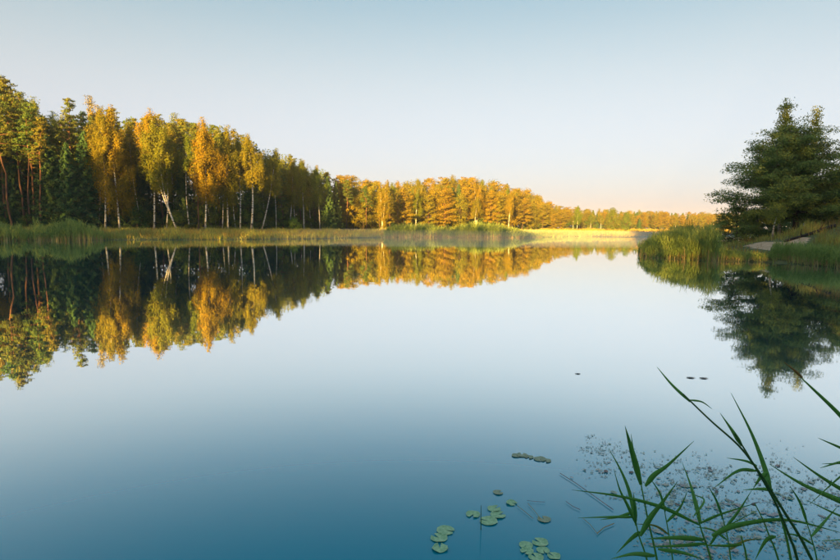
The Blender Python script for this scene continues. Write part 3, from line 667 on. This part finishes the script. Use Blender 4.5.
# ------------------------------------------------------------------ lily pads, floating leaves, sticks
def pad_mesh(name, notch=.35, curl=.04, mat=None, wav=.05):
    n = 26; th = np.linspace(notch / 2, 2 * np.pi - notch / 2, n)
    rr = 1 + wav * rng.normal(size=n) * .5
    top = [[.02, 0, .004]]
    for k in (.55, 1.0):
        for a, r in zip(th, rr): top.append([math.cos(a) * r * k, math.sin(a) * r * k, .004 + curl * (k ** 3) * (.5 + .5 * math.sin(a * 3 + 1))])
    v = np.array(top); vb = v - [0, 0, .012]; V = np.concatenate([v, vb]); N = len(v); f = []
    for q in range(n - 1):
        f += [(0, 1 + q, 2 + q), (1 + q, 1 + n + q, 2 + n + q, 2 + q), (N, N + 2 + q, N + 1 + q), (N + 1 + q, N + 2 + q, N + 2 + n + q, N + 1 + n + q),
              (1 + n + q, N + 1 + n + q, N + 2 + n + q, 2 + n + q)]
    f += [(0, N, N + 1, 1), (1, N + 1, N + 1 + n, 1 + n), (0, n, N + n, N), (n, 2 * n, N + 2 * n, N + n)]
    return mesh(name, V, f, mat or PAD, smooth=False)
PADS = [pad_mesh('lily_pad', .3, .05), pad_mesh('lily_pad', .6, .10), pad_mesh('lily_pad', .45, .16, wav=.09)]
OLD = [pad_mesh('old_lily_pad', .7, .07, PAD_OLD, .12)]
def pad(px, py, wpx, var, label, group=None, rz=None, asp=1.0):
    p = on_water(px, py); r = wpx / F * (p - Vector((0, 0, CAMZ))).dot(fwd) / 2
    o = obj('lily_pad', var, label=label, category='lily pad'); o.location = (p.x, p.y, .006)
    o.scale = (r, r * asp, r); o.rotation_euler = (0, 0, random.uniform(0, 6.28) if rz is None else rz)
    if group: o['group'] = group
    return o
pad(445.5, 531, 18, PADS[0], 'oval lily pad at the top of the chain of three pads', rz=5.9)
pad(439, 538.5, 17, PADS[1], 'middle lily pad in the chain of three pads', rz=2.5)
pad(440, 549, 16, PADS[2], 'deeply notched lily pad at the end of the chain of three', rz=1.6)
pad(473, 515, 14, PADS[1], 'pale lily pad just beside the thin dark upright stem', rz=4.4)
pad(488.5, 521.5, 18, PADS[0], 'widest lily pad, lying past the thin upright stem', rz=2.9)
pad(494, 509.5, 13, PADS[2], 'curled lily pad behind the widest pad', rz=.6)
pad(498, 515.5, 15, PADS[1], 'lily pad with folded edge touching the curled pad', rz=.3)
pad(498, 493, 10, OLD[0], 'dull sunken lily pad behind the pad group', rz=.3)
pad(511.5, 503.5, 11, PADS[2], 'pale lily pad with dark spot beside the floating stalks', rz=5.6)
pad(544, 520, 13, OLD[0], 'olive lily pad at the end of a floating stalk', rz=2)
for k, (px, py, w) in enumerate(((526, 546, 14), (540, 543, 16), (527, 552, 13), (543, 551, 13), (536, 558, 15), (554, 557, 13))):
    pad(px, py, w, PADS[k % 3], 'pale lily pad in the tight cluster of six pads', 'cluster of six lily pads')
for px, py, w in ((516, 456, 9), (522, 455.5, 11), (529, 457.5, 9), (540, 459.5, 12), (546, 461, 10)):
    pad(px, py, w, OLD[0], 'small tattered lily pad in the faint row far from the others', 'row of small tattered pads')
LEAFV = []
for k in range(6):
    mt = simple_mat('floating_leaf_skin', *[((.30, .25, .24), (.5, .42, .40)), ((.16, .10, .09), (.30, .19, .17)), ((.16, .22, .13), (.28, .34, .2)), ((.36, .34, .28), (.55, .5, .42)), ((.07, .06, .05), (.16, .11, .09)), ((.22, .27, .2), (.38, .42, .32))][k], 25, .5)
    LEAFV.append(pad_mesh('floating_leaf', .3 + .3 * (k % 3), .04, mt, .2))
BLOBS = ((600, 452, 20, 14), (632, 462, 22, 10), (672, 492, 34, 22), (705, 470, 34, 12), (735, 520, 55, 34), (790, 505, 45, 30), (700, 545, 50, 20), (810, 540, 40, 25))
CENT = []
while len(CENT) < 230:
    x, y = rng.uniform(585, 850), rng.uniform(436, 562)
    if max(math.exp(-((x - a) / w) ** 2 - ((y - b_) / h) ** 2) for a, b_, w, h in BLOBS) > rng.random(): CENT.append((x, y, rng.uniform(3, 14), rng.uniform(1, 4)))
def patch_point():
    x, y, w, h = CENT[int(len(CENT) * rng.random() ** 1.25)]
    return x + rng.normal() * w, min(y + rng.normal() * h + .0, 575)
for k in range(270):
    px, py = patch_point(); p = on_water(px, py)
    o = obj('floating_leaf', LEAFV[random.choices(range(6), (4, .9, 3, 4, .5, 3))[0]], label='small faded floating leaf in the patch among the near reeds', category='leaf', group='floating leaves among the near reeds')
    s = random.choice((random.uniform(.010, .020), random.uniform(.014, .034))); o.location = (p.x, p.y, .004 + k * 2e-5); o.scale = (s, s * random.uniform(.3, .7), s); o.rotation_euler = (0, 0, random.uniform(0, 6.28))
mb = MB(); C = []
for k in range(3600):
    px, py = patch_point(); p = on_water(px, py); C.append((p.x, p.y, .005))
C = np.array(C); a = rng.random(len(C)) * 6.283; s = rng.uniform(.004, .017, len(C))[:, None]
d1 = np.stack([np.cos(a), np.sin(a), 0 * a], 1) * s; d2 = np.stack([-np.sin(a), np.cos(a), rng.normal(size=len(a)) * .1], 1) * s * .4
mb.add(np.stack([C - d1, C + d2, C + d1, C - d2], 1).reshape(-1, 3), np.arange(4 * len(C)).reshape(-1, 4))
obj('floating_debris', mb.mesh('floating_debris', leaf_mat('debris', (.28, .24, .20), (.48, .42, .38), (.42, .48, .34), .1)), kind='stuff', label='fine leaf debris floating among the near reeds', category='debris')
def stick(name, pts, r, label, cat='stick', mat=STICK, z=.012):
    P = np.array([tuple(on_water(*q)) for q in pts]); P[:, 2] = z
    mb = MB(); base = P[0].copy(); tube(mb, P - base, np.full(len(P), r * .3), 6)
    o = obj(name, mb.mesh(name, mat, True), label=label, category=cat); o.location = base; return o
stick('floating_stick', [(560, 474.5), (575, 484), (592, 496), (613, 511)], .010, 'long grey stick floating at the edge of the leaf patch')
stick('floating_stalk', [(517, 507), (526, 514), (533, 520)], .006, 'thin pale stalk floating beside the dark-spotted pad', 'stalk', REED_STRAW)
stick('floating_stalk', [(528, 505), (535, 513), (541, 521)], .006, 'thin pale stalk ending at the olive pad', 'stalk', REED_STRAW)
stick('floating_stalk', [(527, 502), (536, 503), (545, 503.5)], .005, 'short pinkish stalk floating level past the spotted pad', 'stalk', STICK)
stick('floating_stick', [(597, 535), (604, 529), (614, 525)], .010, 'short bent pale stick in open water by the reeds', 'stick', REED_STRAW)
stick('floating_stick', [(583, 520), (590, 526), (598, 536)], .006, 'faint thin stick leading to the bent pale stick', 'stick', REED_STRAW)
stick('floating_stick', [(566, 503), (573, 508), (580, 511)], .008, 'short dark twig near the long grey stick')
for px, py in ((578, 374), (691, 378), (704, 378.5)):
    p = on_water(px, py); s = .045 if px < 600 else .065
    o = obj('floating_leaf', LEAFV[4], label='lone dark leaf floating on open calm water', category='leaf', group='lone leaves on open water'); o.location = (p.x, p.y, .006); o.scale = (s, s * .5, s)
# thin stem standing in open water
p = on_water(479.5, 529); t = at(479.8, 505, p.y); mb = MB()
tube(mb, path((0, 0, -.3), (t.x - p.x, 0, t.z), 5, .01), np.linspace(.006, .002, 5), 6)
o = obj('water_stem', mb.mesh('water_stem', FORE_DARK, True), label='thin dark upright stem standing in open water by lily pads', category='stem'); o.location = (p.x, p.y, 0)

# ------------------------------------------------------------------ near reeds
def spline(pts, n):
    pts = np.array([tuple(q) for q in pts], float); m = len(pts)
    if m == 2: return pts[0] + np.linspace(0, 1, n)[:, None] * (pts[1] - pts[0])
    P = np.vstack([2 * pts[0] - pts[1], pts, 2 * pts[-1] - pts[-2]]); o = []
    for t in np.linspace(0, m - 1 - 1e-6, n):
        k = int(t); u = t - k; a, b_, c, d = P[k:k + 4]
        o.append(.5 * ((2 * b_) + (c - a) * u + (2 * a - 5 * b_ + 4 * c - d) * u * u + (3 * b_ - a - 3 * c + d) * u ** 3))
    return np.array(o)
def leaf_part(parent, pts, wpx, d0, d1, mat=FORE_LEAF, name='leaf', twist=.5):
    """strap leaf from its base (first photo point) to its tip, folded along the midrib"""
    n = 18; k = len(pts)
    P = spline([at(x, y, d0 + (d1 - d0) * q / (k - 1)) for q, (x, y) in enumerate(pts)], n)
    tg = unit(np.gradient(P, axis=0)); view = unit(P - np.array([0, 0, CAMZ]))
    s1 = unit(np.cross(tg, view)); s2 = unit(np.cross(tg, s1))
    t = np.linspace(0, 1, n); ph = twist * (random.uniform(-1, 1) + 1.2 * (t - .5))
    sd = s1 * np.cos(ph)[:, None] + s2 * np.sin(ph)[:, None]; nr = unit(np.cross(sd, tg))
    w = wpx / F * (d0 + d1) / 2 * .5 * np.clip((.4 + t * 3.0), 0, 1) * (1 - t ** 1.4) * .78 + .0006
    fold = .28
    A = P - sd * w[:, None] + nr * (w * fold)[:, None]; B = P.copy(); Cc = P + sd * w[:, None] + nr * (w * fold)[:, None]
    th = .0006
    V = np.stack([A, B, Cc, Cc - nr * th, B - nr * th, A - nr * th], 1).reshape(-1, 3)
    i = np.arange(n - 1)[:, None] * 6; j = np.arange(6)[None]; j2 = (j + 1) % 6
    f = np.stack([i + j, i + j2, i + 6 + j2, i + 6 + j], -1).reshape(-1, 4)
    loc = np.array(parent.location)
    return obj(name, mesh(name, V - loc, f, mat, smooth=True), parent)
def stem_part(parent, pts, rpx, d, mat=FORE_LEAF, top=.4):
    q0, q1 = at(*pts[-2], d), at(*pts[-1], d); sl = (q1.x - q0.x) / max(q0.z - q1.z, .02); dz = q1.z + .25
    P = spline([at(x, y, d) for x, y in pts] + [Vector((q1.x + sl * .8 * dz * .5, d, q1.z - dz * .5)), Vector((q1.x + sl * 1.3 * dz * .5, d, -.25))], 26)
    mb = MB(); tube(mb, P - np.array(parent.location), np.linspace(rpx * top, rpx, 26) / F * d / 2, 7)
    return obj('stem', mb.mesh('stem', mat, True), parent)
def reed(label, stem, rpx, d, leaves, mat=FORE_LEAF, smat=None):
    b0 = at(*stem[-1], d)
    o = bpy.data.objects.new('reed_plant', None); COL.objects.link(o); o.location = (b0.x, d, 0); o['label'] = label; o['category'] = 'reed'
    bpy.context.view_layer.update()
    stem_part(o, stem, rpx, d, smat or mat)
    for lf in leaves:
        pts, w = lf[0], lf[1]; dd = lf[2] if len(lf) > 2 else random.uniform(-.15, .25)
        leaf_part(o, pts, w, d, d + dd, lf[3] if len(lf) > 3 else mat)
    return o
reed('reed with broad upright leaf and another leaf slanting away from it', [(641, 484), (648, 520), (657, 560)], 3.2, 2.6, [
    ([(641, 485), (634, 458), (629, 440), (625, 426)], 9), ([(645, 486), (654, 475), (668, 465), (694, 441)], 8), ([(640, 480), (634, 455), (631, 434)], 4),
    ([(640, 536), (650, 518), (662, 503), (678, 481)], 8.5, -.1), ([(658, 549), (683, 553), (704, 560)], 6, -.2), ([(655, 556), (634, 554), (611, 559)], 7, -.2)])
reed('small reed with paired narrow leaves leaning away from the broad leaf', [(635, 518), (639, 536), (647, 560)], 2.8, 2.75, [
    ([(636, 526), (630, 495), (622, 473), (609, 449)], 6), ([(636, 524), (628, 506), (620, 490), (614, 470)], 5), ([(636, 522), (635, 505), (633, 492)], 5),
    ([(637, 517), (611, 517), (578, 518)], 4), ([(634, 512), (618, 517), (600, 520)], 4), ([(640, 532), (630, 540), (616, 554)], 6)])
reed('reed with one long leaf lying level far out over the water', [(697, 516), (703, 535), (711, 560)], 3.2, 2.5, [
    ([(699, 525), (660, 507), (617, 496), (572, 490)], 6.5, .15), ([(701, 524), (695, 500), (690, 483), (682, 462)], 6), ([(701, 523), (722, 514), (760, 502)], 4),
    ([(704, 540), (676, 538), (645, 539)], 8, -.1), ([(706, 544), (680, 546), (648, 547)], 6, -.1), ([(694, 516), (704, 500), (690, 494)], 3),
    ([(710, 545), (722, 530), (756, 511)], 3.5)])
reed('reed with long arching leaf bending to the level and falling', [(741, 536), (744, 546), (747, 562)], 3.0, 2.35, [
    ([(712, 536), (735, 526), (785, 520), (842, 533)], 8, -.1), ([(742, 545), (725, 546), (700, 545)], 5)])
reed('dark tall reed stalk with the longest thin bowed tip', [(683, 394), (711, 421), (740, 447), (761, 475), (783, 510), (811, 558)], 3.8, 2.2, [
    ([(690, 402), (672, 385), (657, 367)], 4.5), ([(690, 400), (702, 402), (712, 409)], 2.5), ([(757, 466), (745, 461), (727, 458)], 4)], FORE_LEAF, FORE_DARK)
reed('dark reed stalk beside the longest one with sharp straight tip', [(735, 434), (745, 450), (758, 472), (776, 504), (790, 538), (798, 562)], 3.6, 2.25, [
    ([(742, 446), (732, 430), (720, 413)], 6), ([(757, 471), (738, 471), (714, 488)], 5)], FORE_LEAF, FORE_DARK)
reed('green reed with a tall curved blade and small folded leaves', [(768, 480), (773, 495), (783, 525), (791, 561)], 3.4, 2.3, [
    ([(771, 492), (764, 466), (751, 432), (731, 393)], 7), ([(767, 473), (760, 478), (753, 489)], 7), ([(773, 490), (760, 489), (743, 490)], 5), ([(768, 484), (765, 470), (762, 458)], 7)])
reed('short reed stalk with broken tip and one drooping leaf', [(755, 504), (763, 520), (770, 538), (779, 562)], 2.6, 2.3, [
    ([(776, 537), (766, 541), (755, 560)], 7), ([(756, 506), (752, 504), (760, 502)], 3, .02, STICK)], FORE_LEAF)
reed('reed leaning in with dry orange-tipped long leaf', [(866, 440), (872, 500), (880, 590)], 4.0, 2.1, [
    ([(868, 446), (838, 413), (812, 388), (797, 374)], 6), ([(802, 378), (795, 371), (784, 362)], 4, .0, DRY_TIP), ([(868, 462), (845, 450), (818, 438)], 6), ([(870, 470), (846, 462), (820, 468)], 6), ([(868, 460), (846, 463), (822, 464)], 4)])
reed('reed with wide blade sweeping down over the floating leaves', [(872, 500), (876, 540), (884, 600)], 4.0, 2.15, [
    ([(876, 517), (838, 500), (802, 484), (769, 464)], 9), ([(876, 508), (842, 490), (818, 475), (793, 457)], 7), ([(874, 530), (838, 515), (806, 500)], 4), ([(880, 450), (845, 473), (810, 504)], 3.5),
    ([(876, 545), (850, 540), (822, 541)], 3)])

# ------------------------------------------------------------------ morning haze
hv = np.array([[x, y, z] for z in (-4, 48) for y in (-1700, 1900) for x in (-1800, 1800)], float)
hf = [(0, 2, 3, 1), (4, 5, 7, 6), (0, 1, 5, 4), (2, 6, 7, 3), (0, 4, 6, 2), (1, 3, 7, 5)]
hm_, n, ou = new_mat('haze_air'); pv = n.nodes.new('ShaderNodeVolumePrincipled'); pv.inputs['Density'].default_value = .0002
pv.inputs['Color'].default_value = (.9, .92, .95, 1); pv.inputs['Anisotropy'].default_value = 0.0
n.links.new(pv.outputs[0], ou.inputs['Volume'])
obj('haze', mesh('haze', hv, hf, hm_), kind='stuff', label='thin pale morning haze over the whole lake', category='haze')

# thin mist lying on the far water: a flat lens of air
th_, ph_ = np.linspace(0, 2 * np.pi, 33)[:-1], np.linspace(-np.pi / 2, np.pi / 2, 9)[1:-1]
mv = [(0, 0, -1)] + [(math.cos(p_) * math.cos(t_), math.cos(p_) * math.sin(t_), math.sin(p_)) for p_ in ph_ for t_ in th_] + [(0, 0, 1)]
mf = [(0, 1 + (k + 1) % 32, 1 + k) for k in range(32)] + [(1 + r * 32 + k, 1 + r * 32 + (k + 1) % 32, 1 + (r + 1) * 32 + (k + 1) % 32, 1 + (r + 1) * 32 + k) for r in range(6) for k in range(32)] + \
     [(len(mv) - 1, 1 + 6 * 32 + k, 1 + 6 * 32 + (k + 1) % 32) for k in range(32)]
mm, n, ou = new_mat('mist_air'); pv = n.nodes.new('ShaderNodeVolumePrincipled'); pv.inputs['Density'].default_value = .006
pv.inputs['Color'].default_value = (.92, .94, .95, 1); n.links.new(pv.outputs[0], ou.inputs['Volume'])
o = obj('mist', mesh('mist', np.array(mv) * [95, 55, 1.5], mf, mm), kind='stuff', label='thin pale mist lying low on the far water', category='mist'); o.location = (10, 138, .3)

# a few more thin reeds among the near ones
YELLOWED = leaf_mat('yellowed_reed_leaf', (.22, .24, .06), (.30, .30, .08), (.38, .34, .1), .35)
reed('thin reed with yellowing leaf between the two small leafy reeds', [(664, 508), (668, 530), (673, 562)], 2.2, 2.85, [
    ([(665, 512), (660, 494), (650, 478)], 4), ([(667, 522), (680, 508), (688, 490)], 4), ([(669, 535), (655, 526), (636, 524)], 4, .1, YELLOWED)])
reed('thin reed with fine crossing leaves in front of the floating leaf patch', [(722, 516), (727, 535), (731, 562)], 2.2, 2.7, [
    ([(723, 520), (716, 500), (708, 486)], 4), ([(725, 528), (738, 512), (752, 490)], 4), ([(727, 540), (712, 530), (694, 527)], 3.5), ([(729, 550), (745, 541), (764, 539)], 4, .1, YELLOWED)])
reed('short thin reed at the foot of the dark bowed stalks', [(806, 520), (812, 540), (818, 566)], 2.2, 2.5, [
    ([(807, 524), (800, 503), (790, 486)], 4.5), ([(811, 537), (826, 520), (838, 506)], 4), ([(813, 545), (798, 536), (780, 533)], 4)])
